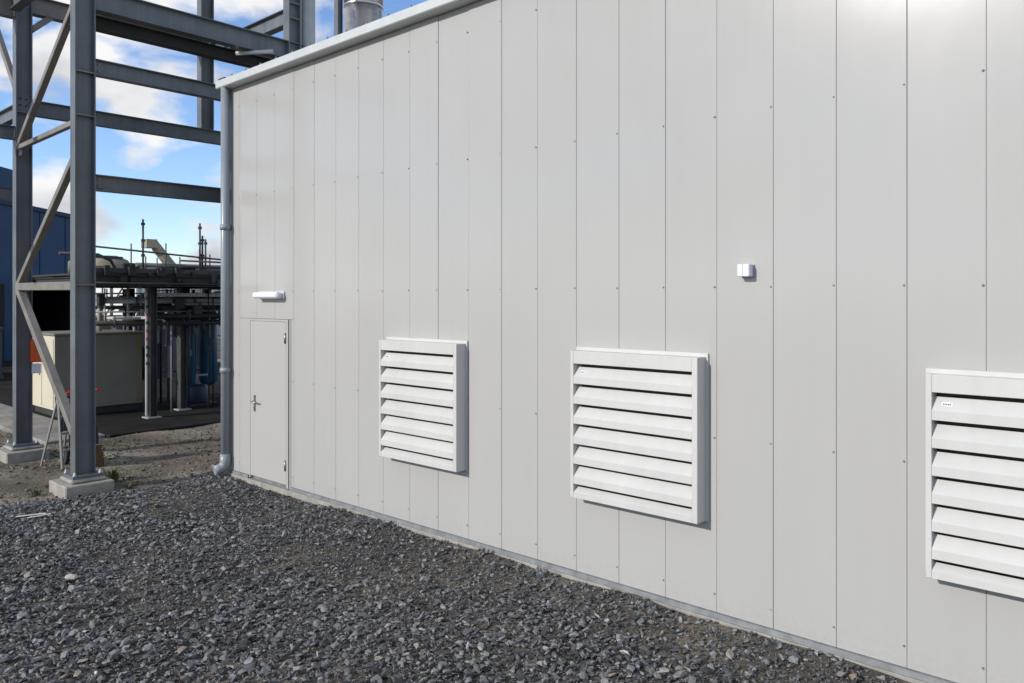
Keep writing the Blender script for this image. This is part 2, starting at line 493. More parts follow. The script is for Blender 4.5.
def scatter_mesh(name, shapes, pos, rad, Rm, tone, material):
    which = rng.integers(0, len(shapes), len(pos))
    Vs, Fs, Ts, off = [], [], [], 0
    for k, (V, F) in enumerate(shapes):
        idx = np.where(which == k)[0]
        if not len(idx): continue
        W = np.einsum('nij,vj->nvi', Rm[idx], V) * rad[idx][:, None, None] + pos[idx][:, None, :]
        nv = len(V)
        Vs.append(W.reshape(-1, 3)); Ts.append(np.repeat(tone[idx], nv))
        Fs.append((F[None] + (np.arange(len(idx)) * nv)[:, None, None] + off).reshape(-1, 3))
        off += len(idx) * nv
    V, F, T = np.concatenate(Vs), np.concatenate(Fs), np.concatenate(Ts)
    me = bpy.data.meshes.new(name)
    me.vertices.add(len(V)); me.vertices.foreach_set('co', V.astype(np.float32).ravel())
    me.loops.add(F.size); me.loops.foreach_set('vertex_index', F.astype(np.int32).ravel())
    me.polygons.add(len(F))
    me.polygons.foreach_set('loop_start', (np.arange(len(F)) * 3).astype(np.int32))
    me.polygons.foreach_set('loop_total', np.full(len(F), 3, np.int32))
    at = me.attributes.new('tone', 'FLOAT', 'POINT'); at.data.foreach_set('value', T.astype(np.float32))
    me.update(calc_edges=True); me.validate()
    me.polygons.foreach_set('use_smooth', np.zeros(len(F), bool))
    me.materials.append(MATS[material])
    return me

LK = np.array([-0.6710, 0.7415]); RT = np.array([0.7415, 0.6710])
def view_xy(x, y):
    d = x * LK[0] + (y + CAM_D) * LK[1]; s_ = x * RT[0] + (y + CAM_D) * RT[1]
    return d, s_
N = 260000
px = rng.uniform(-11.4, 2.5, N); py = rng.uniform(-8.0, -0.06, N)
dep, sid = view_xy(px, py)
ok = (dep > 3.3) & (sid > -0.66 * dep - 1.5) & (sid < 0.66 * dep + 1.5) & (px > edge_x(py) - 0.05 + rng.exponential(0.06, N) * np.sign(rng.random(N) - .3))
px, py, dep, sid = px[ok], py[ok], dep[ok], sid[ok]
# bare, trodden patches where fines show between the stones
bare = np.clip((fbm(px + 2.0, py + 1.0, 0.55) - 0.06) / 0.16, 0, 1)
strip = np.clip((0.85 + 0.5 * fbm(px, py, 1.1) + py) / 0.45, 0, 1) * np.clip(fbm(px, py * 0.4, 0.9) * 4 + .75, 0, 1)
for (cx_, cy_, sx_, sy_) in ((-7.4, -2.2, 0.9, 0.45), (-6.4, -1.1, 1.1, .3), (-6.2, -2.5, .7, .35), (-8.0, -.7, .8, .3), (-4.6,-1.0,.9,.25)):
    bare = np.maximum(bare, 0.85 * np.exp(-((px - cx_) / sx_) ** 2 - ((py - cy_) / sy_) ** 2))
bare = np.maximum(bare, 0.85 * strip)
size = 0.008 + rng.gamma(1.6, 0.0066, len(px))
chip = rng.random(len(px)) < 0.012
size = np.where(chip, rng.uniform(0.032, 0.055, len(px)), np.clip(size, 0.008, 0.043))
drop = rng.random(len(px)) < bare * 0.78 * np.clip((size - 0.008) / 0.02, 0.25, 1)
thin = rng.random(len(px)) > 0.62 + 0.38 * (size > 0.022)
k_ = ~(drop | thin)
px, py, dep, sid, size = px[k_], py[k_], dep[k_], sid[k_], size[k_]
pz = bed_h(px, py) + size * rng.uniform(0.0, 0.55, len(px)) + rng.uniform(0, 0.012, len(px))
tone = np.clip(rng.beta(1.15, 1.35, len(px)) * 0.93 + rng.normal(0, .03, len(px)), 0, 0.93)
odd = rng.random(len(px)); tone = np.where(odd > 0.985, rng.uniform(0.90, 1.0, len(px)), tone)
Rm = rotations(len(px), 0.42, rng)
shapes = stone_shapes(36, (0.2, 0.5), 5)
pos = np.stack([px, py, pz], -1)
rank = np.argsort(-(size / dep) * ((np.abs(sid / dep) < 0.655) & (dep > 4.6)))
big, rest = rank[:300], rank[300:]
stone_meshes = []
for k, (V, F) in enumerate(shapes):
    me = bpy.data.meshes.new('stone'); me.from_pydata(V.tolist(), [], F.tolist()); me.materials.append(MATS['slate_single'])
    stone_meshes.append(me)
for j, i in enumerate(big):
    o = link('stone', stone_meshes[j % len(stone_meshes)], gravel, pos[i] + np.array([0, 0, size[i] * .2]))
    o.rotation_euler = Matrix(Rm[i].tolist()).to_euler(); o.scale = (size[i],) * 3
link('loose_stones', scatter_mesh('loose_stones', shapes, pos[rest], size[rest], Rm[rest], tone[rest], 'slate'), gravel, kind='stuff')

# fine chips and grit that fill the gaps and the trodden patches
N = 210000
fx_ = rng.uniform(-11.2, 1.5, N); fy_ = rng.uniform(-6.5, -0.05, N)
fd, fs_ = view_xy(fx_, fy_)
fo = (fd > 4.2) & (np.abs(fs_) < 0.68 * fd + .5) & (fx_ > edge_x(fy_))
keepp = rng.random(N) < 0.14 + 0.8 * np.clip((fbm(fx_ + 2.0, fy_ + 1.0, 0.55) + 0.02) / 0.14, 0, 1)
for (cx_, cy_, sx_, sy_) in ((-7.4, -2.2, 0.9, 0.45), (-6.4, -1.1, 1.1, .3), (-6.2, -2.5, .7, .35), (-8.0, -.7, .8, .3), (-4.6, -1.0, .9, .25)):
    keepp |= rng.random(N) < np.exp(-((fx_ - cx_) / sx_) ** 2 - ((fy_ - cy_) / sy_) ** 2)
keepp |= rng.random(N) < 0.9 * np.clip((0.75 + 0.5 * fbm(fx_, fy_, 1.1) + fy_) / 0.45, 0, 1) * np.clip(fbm(fx_, fy_ * 0.4, 0.9) * 4 + .75, 0, 1)
fo &= keepp
fx_, fy_ = fx_[fo], fy_[fo]
fz = rng.uniform(0.004, 0.010, len(fx_))
link('grit', scatter_mesh('grit', stone_shapes(10, (0.4, 0.8), 9), np.stack([fx_, fy_, bed_h(fx_, fy_) + fz * .4], -1), fz, rotations(len(fx_), .5, rng),
     np.clip(rng.beta(1.4, 2.0, len(fx_)), 0, 1), 'grit_mix'), gravel, kind='stuff')

# pebbles and clods on the bare dirt around the frame
N = 18000
qx = rng.uniform(-17, -9.0, N); qy = rng.uniform(-4.5, 3.5, N)
okq = (qx < edge_x(qy)) | (qy > 0.0)
okq &= ~((qx > -9.9) & (qy > 0)) & ~((qx < -14.2) & (qy > -0.85))
clump = fbm(qx, qy, 1.2) + rng.uniform(-.25, .25, N) > -0.03
okq &= clump
qx, qy = qx[okq], qy[okq]
qs = np.clip(0.008 + rng.gamma(1.5, 0.008, len(qx)), .006, .05)
qp = np.stack([qx, qy, dirt_h(qx, qy) + qs * .2], -1)
link('dirt_pebbles', scatter_mesh('dirt_pebbles', shapes, qp, qs, rotations(len(qx), .5, rng), rng.beta(1.6, 2.2, len(qx)), 'dirt_pebble'),
     kind='stuff', label='loose tan and grey pebbles scattered over the bare dirt yard', category='pebbles')

MB().box(-34, -14.25, 0.1, 9.0, -0.2, 0.045).build('concrete_slab', 'slab_shaded', bevel=0.015, kind='structure')
MB().box(-23, -14.4, -0.85, 0.096, -0.2, 0.038).build('concrete_apron', 'apron_concrete', bevel=0.015, kind='structure')

# ------------------------------------------------------------------ metal-clad building
BX0, BX1, PB, PT = -9.88, 4.2, 0.12, 5.215
bld = thing('metal_clad_building', 'long low building clad in pale grey metal panels with one door', 'building', (0, 0, 0))
MB().box(BX0 + 0.03, BX1, 0.03, 1.2, 0.0, PT).build('wall_core', 'galvanised', bld)
MB().box(BX0 + 0.02, BX1, 1.2, 6.0, 0.0, PT).build('rear_wall', 'cladding', bld)
W = 0.430
DX0, DX1, DZ = -9.36, -8.38, 2.155
seams = [BX0] + [round(-8.318 + W * k, 4) for k in range(-3, 29)]
panel_cache = {}
def panel_mesh(w, h):
    key = (round(w, 3), round(h, 3))
    if key not in panel_cache:
        g, c = 0.0008, 0.0028
        prof = [(g, 0.028, 0), (g, 0.0035, 0), (g + c, 0.0, 0), (w - g - c, 0.0, 0), (w - g, 0.0035, 0), (w - g, 0.028, 0)]
        panel_cache[key] = MB().extrude(prof, (0, 0, h)).mesh('wall_panel', 'cladding')
    return panel_cache[key]
def panel(x0, x1, z0, z1):
    o = link('wall_panel', panel_mesh(x1 - x0, z1 - z0), bld, (x0, rng.uniform(-0.0012, 0.0012), z0))
    o.rotation_euler = (R(rng.normal(0, 0.03)), 0, R(rng.normal(0, 0.10)))
for a, b in zip(seams[:-1], seams[1:]):
    if b <= DX0 + 1e-6 or a >= DX1 - 1e-6:
        panel(a, b, PB, PT)
    else:
        if a < DX0 - 0.02: panel(a, DX0, PB, DZ)
        if b > DX1 + 0.02: panel(DX1, b, PB, DZ)
        panel(a, b, DZ + 0.004, PT)
# self-drilling screws beside each seam, five rows
sc = MB()
for s_ in seams[1:-1]:
    for z in (0.25, 1.40, 2.50, 3.75, 4.96):
        if DX0 - .03 < s_ < DX1 + .05 and z < DZ: continue
        for dx in (-0.017,):
            zz = z + rng.uniform(-.006, .006)
            sc.tube([(s_ + dx, 0.004, zz), (s_ + dx, -0.002, zz)], 0.0075, 8)
            sc.tube([(s_ + dx, -0.002, zz), (s_ + dx, -0.007, zz)], 0.0048, 6)
sc.build('panel_screws', 'screw', bld, kind='stuff')
# base flashing, plinth, fascia, roof
fl = [(BX0 - .01, 0.024, PB + .002), (BX0 - .01, -0.016, PB - .006), (BX0 - .01, -0.022, PB - .042), (BX0 - .01, 0.024, PB - .042)]
for x0, x1 in ((BX0 - .01, DX0 - .01), (DX1 + .005, BX1)):
    MB().extrude([(x0, p[1], p[2]) for p in fl], (x1 - x0, 0, 0)).build('base_flashing', 'galvanised', bld)
pl = MB()
for k in range(16):
    x0 = BX0 - .03 + k * 0.9
    pl.box(x0, x0 + 0.9, -0.030 - 0.006 * rng.random(), 0.024, -0.15, PB - .044)
pl.build('plinth', 'concrete', bld, bevel=0.004)
fp = [(0.03, PT + .006), (-0.125, PT + .010), (-0.140, PT + .022), (-0.143, PT + .112), (-0.122, PT + .122), (0.03, PT + .126)]
MB().extrude([(BX0 - .12, y, z) for y, z in fp], (BX1 - BX0 + .12, 0, 0)).build('fascia', 'fascia', bld, bevel=0.003)
MB().extrude([(BX0 - .08, 0.04, PT + .10), (BX0 - .08, 6.1, PT + .12), (BX0 - .08, 6.1, PT + .005), (BX0 - .08, 0.04, PT + .005)], (BX1 - BX0 + .08, 0, 0)).build('roof', 'fascia', bld)
rs = MB()
for k in range(40):
    x0 = BX0 + 0.25 + k * 0.36
    rs.tube([(x0, -0.10, PT + .120), (x0, -0.10, PT + .140)], 0.019, 8)
    rs.tube([(x0, -0.10, PT + .140), (x0, -0.10, PT + .156)], 0.010, 6)
rs.build('roof_screws', 'screw', bld, kind='stuff')
MB().box(BX0 - .10, BX0 + .06, -0.11, -0.02, PT + .1255, PT + .150).build('end_clip', 'steel_dark', bld)

# door
dr = link('door', MB().box(DX0 + .0305, DX1 - .105, -0.006, 0.026, PB + .004, DZ - .0305).mesh('door', 'door_paint', 0.003), bld)
fr = MB().box(DX1 - .085, DX1 - .045, -0.016, 0.027, PB - .03, DZ)
fr.box(DX1 - .030, DX1 - .004, -0.006, 0.027, PB - .03, DZ)
fr.box(DX0 + .004, DX0 + .028, -0.009, 0.027, PB - .03, DZ)
fr.box(DX0 + .004, DX1 - .088, -0.010, 0.027, DZ - .028, DZ - .001)
fr.build('door_frame', 'door_paint', dr, bevel=0.002)
for z in (0.30, 1.86):
    hg = MB().tube([(DX1 - .096, -0.022, z), (DX1 - .096, -0.022, z + .13)], 0.013, 10)
    hg.box(DX1 - .130, DX1 - .085, -0.018, -0.007, z + .015, z + .115)
    hg.build('hinge', 'handle_metal', dr)
hx, hz = DX0 + .145, 1.09
hd = MB().box(hx - .02, hx + .02, -0.014, -0.004, hz - .13, hz + .08)
hd.tube([(hx, -0.010, hz), (hx, -0.055, hz), (hx + .02, -0.062, hz), (hx + .125, -0.060, hz - .005)], 0.0105, 8)
hd.build('handle', 'handle_metal', dr)
lk = MB().tube([(hx, -0.012, hz - .085), (hx, -0.024, hz - .085)], 0.015, 10); lk.build('lock_cylinder', 'handle_metal', dr)

# rainwater pipe at the corner
dx_, dy_ = BX0 + .028, -0.078
dp = link('downpipe', MB().tube([(dx_, dy_, 0.24), (dx_, dy_, PT + .02)], 0.058, 20).mesh('downpipe', 'pipe_paint'), bld)
for z in (1.42, 3.33):
    MB().tube([(dx_, dy_, z), (dx_, dy_, z + .07)], 0.069, 20).build('pipe_collar', 'pipe_paint', dp)
    MB().box(dx_ - .02, dx_ + .02, dy_ + .05, 0.03, z + .015, z + .05).build('pipe_bracket', 'galvanised', dp)
el = [(dx_, dy_, 0.34), (dx_, dy_, 0.23)] + [(dx_ - .02 * t, dy_ - .09 * (1 - math.cos(t * 1.4)), 0.23 - .09 * math.sin(t * 1.4)) for t in (.25, .5, .75, 1)] + [(dx_ - .03, dy_ - .135, 0.13)]
MB().tube(el, [.069, .069, .069, .069, .067, .067, .067], 18).build('pipe_shoe', 'pipe_paint', dp)

# ------------------------------------------------------------------ louvred vents
VZ0, VZ1, VW, VD = 0.775, 1.985, 1.165, 0.138
def make_vent():
    t = thing('louvred_vent', 'x', 'vent', (0, 0, 0), 'louvred wall vents')
    fl = MB()
    m_, d_ = 0.035, 0.012
    fl.box(-m_, VW + .02, -d_ - .002, -.002, VZ1 - .005, VZ1 + m_ - .008).box(-m_, .004, -d_ - .002, -.002, VZ0 - .004, VZ1 - .0052)
    fl.box(VW - .004, VW + .02, -d_ - .002, -.002, VZ0 - .004, VZ1 - .0052)
    fl.build('flange', 'vent_white', t, bevel=0.002)
    f = MB()
    f.box(0, 0.030, -VD, -.004, VZ0, VZ1)
    f.box(VW - .045, VW, -VD, -.004, VZ0, VZ1)
    f.box(0.0302, VW - .0452, -VD + .001, -.004, VZ1 - .105, VZ1 - .0005)
    f.box(0.0302, VW - .0452, -VD + .012, -.004, VZ0 + .001, VZ0 + .012)
    f.build('frame', 'vent_white', t, bevel=0.0025)
    MB().box(0.0302, VW - .0452, -.020, -.006, VZ0 + .012, VZ1 - .106).build('backing', 'duct_dark', t)
    z = VZ1 - .105
    zs = [z - .165 * k for k in range(7)] + [VZ0]
    xs0, xs1 = 0.031, VW - .046
    me = None
    for k in range(7):
        zt, zb = zs[k], zs[k + 1]
        if k in (0, 6):
            lip = .058 if k == 0 else .045
            h = zt - zb
            th = .003
            f0 = -VD + .002
            sl = .062 if k == 0 else .05
            prof = [(f0, 0.001), (f0, lip), (f0 + sl, h - .029), (f0 + sl + .003, h - .032), (f0 + .004, lip - .003), (f0 + .004, 0.005), (f0 + .028, 0.004), (f0 + .028, 0.001)]
            me = MB().extrude([(xs0, a, b) for a, b in prof], (xs1 - xs0, 0, 0)).mesh('slat', 'vent_white')
        link('slat', me, t, (0, 0, zb + (0 if k == 6 else 0)))
    pz_ = zs[1] + .086
    pt_ = link('maker_plate', MB().extrude([(0.078, -VD + .027, pz_), (0.134, -VD + .027, pz_), (0.134, -VD + .042, pz_ + .0195), (0.078, -VD + .042, pz_ + .0195)], (0, -.003, .002)).mesh('maker_plate', 'lamp_white'), t)
    ps = MB()
    for q in range(5):
        x0 = .083 + q * .0092
        ps.extrude([(x0, -VD + .0285, pz_ + .0055), (x0 + .006, -VD + .0285, pz_ + .0055), (x0 + .006, -VD + .0345, pz_ + .0133), (x0, -VD + .0345, pz_ + .0133)], (0, -.002, .0014))
    ps.build('print', 'print_dark', pt_)
    rv = MB()
    for zz in zs[:7]:
        rv.tube([(.013, -VD + .001, zz - .05), (.013, -VD - .002, zz - .05)], .004, 6)
    rv.build('rivets', 'galv_light', t, kind='stuff')
    return t
v1 = make_vent()
VL = ('square white louvred vent nearest to the door', 'square white louvred vent in the middle of the three on the wall',
      'white louvred vent cut off by the right edge of the photo')
for i, x in enumerate((-6.50, -3.975, -1.295)):
    v = v1 if i == 0 else copy_tree(v1)
    v.location = (x, 0, -.02 if i == 2 else 0)
    v['label'] = VL[i]

# ------------------------------------------------------------------ wall lamp and sensor box
lm = thing('bulkhead_lamp', 'slim white bulkhead lamp mounted on the wall above the door', 'lamp', (-8.80, 0, 2.455))
MB().box(-.29, .29, -0.03, -.002, -.045, .045).build('base', 'lamp_white', lm, bevel=0.008)
MB().box(-.285, .285, -0.125, -.0305, -.04, .04).build('diffuser', 'lamp_white', lm, bevel=0.02)
se = thing('sensor_box', 'small white box fixed high on the wall between vents', 'sensor', (-2.48, 0, 2.612))
se.scale = (.84, .9, .9)
MB().box(-.055, .055, -0.016, -.002, -.055, .05).build('back_plate', 'sensor_grey', se, bevel=0.003)
MB().box(-.06, .048, -0.088, -.0165, -.046, .052).build('cover', 'sensor_white', se, bevel=0.006)
MB().box(-.012, -.008, -0.0895, -.0875, -.046, .052).build('cover_joint', 'sensor_grey', se)

# ------------------------------------------------------------------ steel frame beyond the corner
fm = thing('steel_frame', 'tall grey bolted steel frame with diagonal braces left of the building', 'steel frame', (-12, 0, 0))
FO = Vector((-12, 0, 0))
def fpart(mb, name, m='steel_paint', bevel=0.0, parent=None):
    me = mb.mesh(name, m, bevel)
    me.transform(Matrix.Translation(-FO))
    return link(name, me, parent or fm)
C1, C2, C3, C4 = (-10.68, -1.555), (-13.60, -1.405), (-13.62, 1.52), (-10.62, 1.42)
def column(c, z0, z1, w=0.25, stiff=()):
    o = fpart(MB().hbeam((c[0], c[1], z0), (c[0], c[1], z1), w, .165, .017, .011, (0, 1, 0)), 'column', bevel=0.0015)
    for z in stiff:
        for s_ in (1, -1):
            fpart(MB().box(c[0] + (0.013 if s_ > 0 else -.08), c[0] + (.08 if s_ > 0 else -.013), c[1] - w / 2 + .018, c[1] + w / 2 - .018, z, z + .014), 'stiffener', 'steel_brown', parent=o)
    return o
c1 = column(C1, 0.20, 10.0, .245, (2.58, 4.72, 5.27))
c2 = column(C2, 0.20, 10.0, .225, (2.58, 5.25))
c3 = column(C3, 5.48, 10.5, .24)
c4 = column(C4, 0.10, 10.5, .21, (6.72, 6.95))
for c, hw, hh in ((C1, .30, .115), (C2, .33, .12)):
    fpart(MB().box(c[0] - hw, c[0] + hw, c[1] - .30, c[1] + .27, -0.25, hh), 'footing', 'concrete', 0.012)
    fpart(MB().extrude([(c[0] - .21, c[1] - .21, hh - .002), (c[0] + .21, c[1] - .21, hh - .002), (c[0] + .21, c[1] + .21, hh - .002), (c[0] - .21, c[1] + .21, hh - .002)], (0, 0, .052)), 'grout_pad', 'concrete', 0.02)
    fpart(MB().box(c[0] - .18, c[0] + .18, c[1] - .18, c[1] + .18, hh + .049, .201), 'base_plate', 'steel_paint', 0.002)
    bb = MB()
    for sx in (-1, 1):
        for sy in (-1, 1):
            bb.tube([(c[0] + sx * .15, c[1] + sy * .15, .18), (c[0] + sx * .15, c[1] + sy * .15, .25)], .012, 8)
            bb.tube([(c[0] + sx * .15, c[1] + sy * .15, .20), (c[0] + sx * .15, c[1] + sy * .15, .222)], .022, 6)
    fpart(bb, 'anchor_bolts', 'galv_light')['kind'] = 'stuff'
def ybeam(X, y0, y1, z0, z1, b=.13, m='steel_paint'):
    h = z1 - z0
    return fpart(MB().hbeam((X, y0, (z0 + z1) / 2), (X, y1, (z0 + z1) / 2), h, b, .013, .009), 'beam', m, 0.001)
def xbeam(Y, x0, x1, z0, z1, b=.13):
    h = z1 - z0
    return fpart(MB().hbeam((x0, Y, (z0 + z1) / 2), (x1, Y, (z0 + z1) / 2), h, b, .013, .009), 'beam', 'steel_paint', 0.001)
YB1 = C1[1] + .129
ybeam(C1[0], YB1, 1.30, 5.27, 5.475)
ybeam(C1[0], YB1, 1.30, 3.795, 4.00)
ybeam(C1[0] + .05, YB1, 4.6, 6.08, 6.36, .16)
ybeam(C1[0] - .22, YB1 - .2, 4.6, 5.93, 6.10, .16, 'steel_dark')  # shaded underside of the top beam, put in as dark colour
ybeam(C2[0], C2[1] + .12, 4.0, 5.235, 5.47)
ybeam(C2[0], C2[1] + .12, 4.0, 6.80, 7.08, .16, 'steel_brown')
ybeam(C2[0], -6.0, C2[1] - .12, 4.83, 5.03)
ybeam(C2[0], -6.0, C2[1] - .12, 6.68, 6.98, .16, 'steel_brown')
xbeam(C3[1], C3[0] + .12, C4[0] - .11, 6.72, 6.97, .14)
xbeam(C2[1], -20.0, C2[0] - .12, 5.20, 5.42)
xbeam(C1[1], C2[0] + .12, C1[0] - .13, 6.75, 6.98, .14)
for zc in (5.37, 3.90):   # end cleats with bolts
    cl = fpart(MB().box(C1[0] + .012, C1[0] + .022, YB1 + .002, YB1 + .10, zc - .075, zc + .075), 'end_cleat', 'steel_paint')
    bo = MB()
    for q in (-.045, .045):
        bo.tube([(C1[0] + .02, YB1 + .05, zc + q), (C1[0] + .038, YB1 + .05, zc + q)], .013, 6)
    fpart(bo, 'bolts', 'galvanised', parent=cl)['kind'] = 'stuff'
gp = fpart(MB().box(C2[0] + .012, C2[0] + .024, C2[1] - .08, C2[1] + .10, 5.22, 5.52), 'splice_plate', 'steel_paint')
bo = MB()
for z in (5.27, 5.37, 5.47):
    for y in (-.04, .04):
        bo.tube([(C2[0] + .024, C2[1] + y, z), (C2[0] + .04, C2[1] + y, z)], .014, 6)
fpart(bo, 'bolts', 'steel_dark', parent=gp)['kind'] = 'stuff'
Yb = -1.60
def brace(p0, p1, w=.085, m='steel_brown'):
    return fpart(MB().bar(p0, p1, w, w), 'brace', m, 0.006)
NX2, NX1 = C2[0] + .11, C1[0] - .09
brace((NX1, Yb, 6.20), (NX2, Yb + .12, 4.72))
brace((NX1, Yb, 4.24), (NX2, Yb + .12, 2.62))
brace((NX2, Yb + .12, 2.56), (NX1, Yb, 0.66), .10)
brace((NX2, Yb + .12, 4.70), (NX1, Yb, 4.66), .07)
brace((NX2, Yb + .12, 2.59), (NX1, Yb, 2.575), .11)
brace((C2[0] - .13, C2[1], 5.5), (-15.2, C2[1] - .05, 7.3), .08)
brace((C2[0] + .02, C2[1] + .11, 6.55), (C2[0] + .02, C2[1] + .42, 6.85), .09)
for x, y, z in ((NX1 - .04, Yb, 4.5), (NX2 + .03, Yb + .12, 4.68), (NX2 + .03, Yb + .12, 2.58), (NX1 - .04, Yb, 2.57)):
    fpart(MB().box(x - .09, x + .09, y - .006, y + .006, z - .11, z + .11), 'gusset_plate', 'steel_brown', 0.002)
fpart(MB().tube([(C1[0] - .05, 0.55, 6.02), (C1[0] + .30, 0.95, 6.07)], .03, 10), 'stub_pipe', 'galv_light')

# ------------------------------------------------------------------ stacks behind the roof
st = thing('exhaust_stack', 'wide shiny stainless steel exhaust stack rising behind the roof', 'stack', (-11.0, 3.07, 0))
MB().lathe(0, 0, [(.335, 0.0), (.335, 7.43)], 32).build('lower_shell', 'stainless', st)
MB().lathe(0, 0, [(.337, 7.431), (.345, 7.434), (.345, 7.466), (.337, 7.469)], 32).build('joint_band', 'stainless', st)
MB().lathe(0, 0, [(.335, 7.47), (.335, 11.0)], 32).build('upper_shell', 'stainless', st)
sp = thing('stack_support', 'narrow grey steel support post standing beside the stainless stack', 'post', (-10.85, 2.44, 0))
MB().hbeam((0, 0, 0), (0, 0, 9.5), .10, .10, .008, .007, (0, 1, 0)).build('post', 'steel_paint', sp)
MB().hbeam((-.3, 0.85, 7.35), (-.3, 3.6, 7.05), .2, .1, .01, .008).build('outrigger', 'steel_paint', sp)
vp = thing('vent_pipe', 'grey round vent pipe between the frame column and stainless stack', 'pipe', (-10.62, 1.70, 0))
MB().lathe(0, 0, [(.115, 1.0), (.115, 10.0)], 24).build('pipe', 'pump_grey', vp)
MB().box(-.02, .02, -.165, -.125, 1.0, 10.0).build('conduit', 'galv_light', vp)

# ------------------------------------------------------------------ generator cabinet
cb = thing('generator_cabinet', 'cream steel generator cabinet standing on the concrete slab behind the frame', 'generator', (-17.0, 0.12, 0.05))
MB().box(-1.45, 0, 0, 1.68, .14, 1.62).build('body', 'cabinet_shaded', cb, bevel=0.012)
MB().box(-1.44, -.004, -.008, -.0005, .15, 1.61).build('front_skin', 'cabinet_cream', cb)
MB().box(-1.48, .03, -.03, 1.71, 1.622, 1.665).build('lid', 'cabinet_shaded', cb, bevel=0.008)
MB().box(-1.40, -.06, .06, 1.62, 0.0, .138).build('skid', 'rubber', cb)
for x0, x1 in ((-1.40, -.74), (-.70, -.06)):
    d_ = link('door', MB().box(x0, x1, -.020, -.0085, .2, 1.56).mesh('door', 'cabinet_cream', .004), cb)
    MB().box(x1 - .1, x1 - .07, -.034, -.0205, .8, 1.0).build('latch', 'handle_metal', d_)
MB().box(.001, .008, 1.56, 1.675, .15, 1.61).build('corner_trim', 'cabinet_olive', cb, bevel=.002)
fan = MB().tube([(-.45, 1.681, .95), (-.45, 1.80, .95)], .42, 24); fan.build('fan_shroud', 'rubber', cb)
ob = thing('alarm_box', 'orange red box fixed beside the far frame column', 'box', (-13.55, -1.255, 1.62))
MB().box(-.06, .06, -.06, .085, -.19, .17).build('case', 'orange_paint', ob, bevel=0.01)
MB().box(-.045, .045, -.05, .075, -.36, -.215).build('switch', 'sensor_white', ob, bevel=0.004)

# ------------------------------------------------------------------ stepladder, trolley, sack, weed
ld = thing('stepladder', 'small aluminium stepladder standing on dirt behind the near frame column', 'ladder', (-12.45, -1.20, -0.02))
ld.rotation_euler = (0, 0, R(16)); ld.scale = (.8, .95, 1.0)
for s_ in (-1, 1):
    MB().bar((.24, .13 * s_ * 1.25, 0), (.02, .13 * s_ * .8, 1.0), .022, .05, (1, 0, 0)).build('front_stile', 'aluminium', ld)
    MB().bar((-.34, .14 * s_ * 1.25, 0), (-.02, .12 * s_ * .8, .97), .02, .035, (1, 0, 0)).build('rear_leg', 'aluminium', ld)
for z in (.24, .48, .72):
    xx = .24 - .22 * z; hw = .155 - .055 * z
    MB().box(xx - .05, xx + .04, -hw, hw, z, z + .025).build('step', 'aluminium', ld)
MB().box(-.06, .06, -.12, .12, .985, 1.015).build('top_cap', 'dark_cloth', ld, bevel=.006)
jk = MB()
for k in range(5):
    jk.box(.05 + .012 * k, .075 + .012 * k, -.10 + .03 * k, -.06 + .045 * k, .50 + .01 * k, .68 - .015 * k)
jk.build('dark_work_cloth', 'dark_cloth', None, bevel=.01, label='crumpled dark cloth hanging on the stepladder rungs', category='cloth').location = (-12.36, -1.20, 0.0)

tr = thing('sack_truck', 'dark hand trolley with red grips partly hidden by the near frame column', 'trolley', (-12.5, -.93, -0.02))
for s_ in (-1, 1):
    MB().tube([(.02, .17 * s_, .12), (-.06, .17 * s_, .85), (-.10, .17 * s_, .98), (-.05, .19 * s_, 1.05)], .017, 8).build('rail', 'rubber', tr)
    MB().tube([(-.06, .18 * s_, 1.035), (.03, .20 * s_, 1.075)], .024, 8).build('grip', 'red_paint', tr)
    wh = link('wheel', MB().tube([(-.08, .19 * s_, .13), (-.08, .24 * s_, .13)], .13, 18).mesh('wheel', 'rubber'), tr)
    MB().tube([(-.08, .241 * s_, .13), (-.08, .246 * s_, .13)], .05, 12).build('hub', 'galv_light', wh)
for z in (.3, .55, .8):
    MB().bar((.0 - .06 * z, -.17, z), (.0 - .06 * z, .17, z), .03).build('crossbar', 'rubber', tr)
MB().box(.02, .26, -.19, .19, .06, .075).build('toe_plate', 'rubber', tr)
sk = MB().lathe(0, 0, [(.10, 0.0), (.15, .05), (.165, .25), (.155, .45), (.12, .60), (.04, .72), (.035, .78)], 14)
sk.build('tool_bag', 'dark_cloth', None, label='black tool bag standing on the hand trolley', category='bag').location = (-12.36, -.93, .06)
ps_ = MB().extrude([(-.04, -.06, 0), (.05, -.07, 0), (.05, .07, 0), (-.04, .06, 0)], (0, .0, .001))
ps_ = MB().extrude([(-.06, -.06, 0), (.06, -.07, 0), (.07, .07, 0), (-.05, .08, 0)], (.01, -.015, .20)).extrude([(-.045, -.065, .2), (.065, -.065, .2), (.05, .035, .2), (-.03, .04, .2)], (0, .01, .11))
ps_.build('paper_sack', 'paper_sack', None, label='small brown paper sack on the dirt beside the hand trolley', category='sack').location = (-12.1, -.87, -.02)

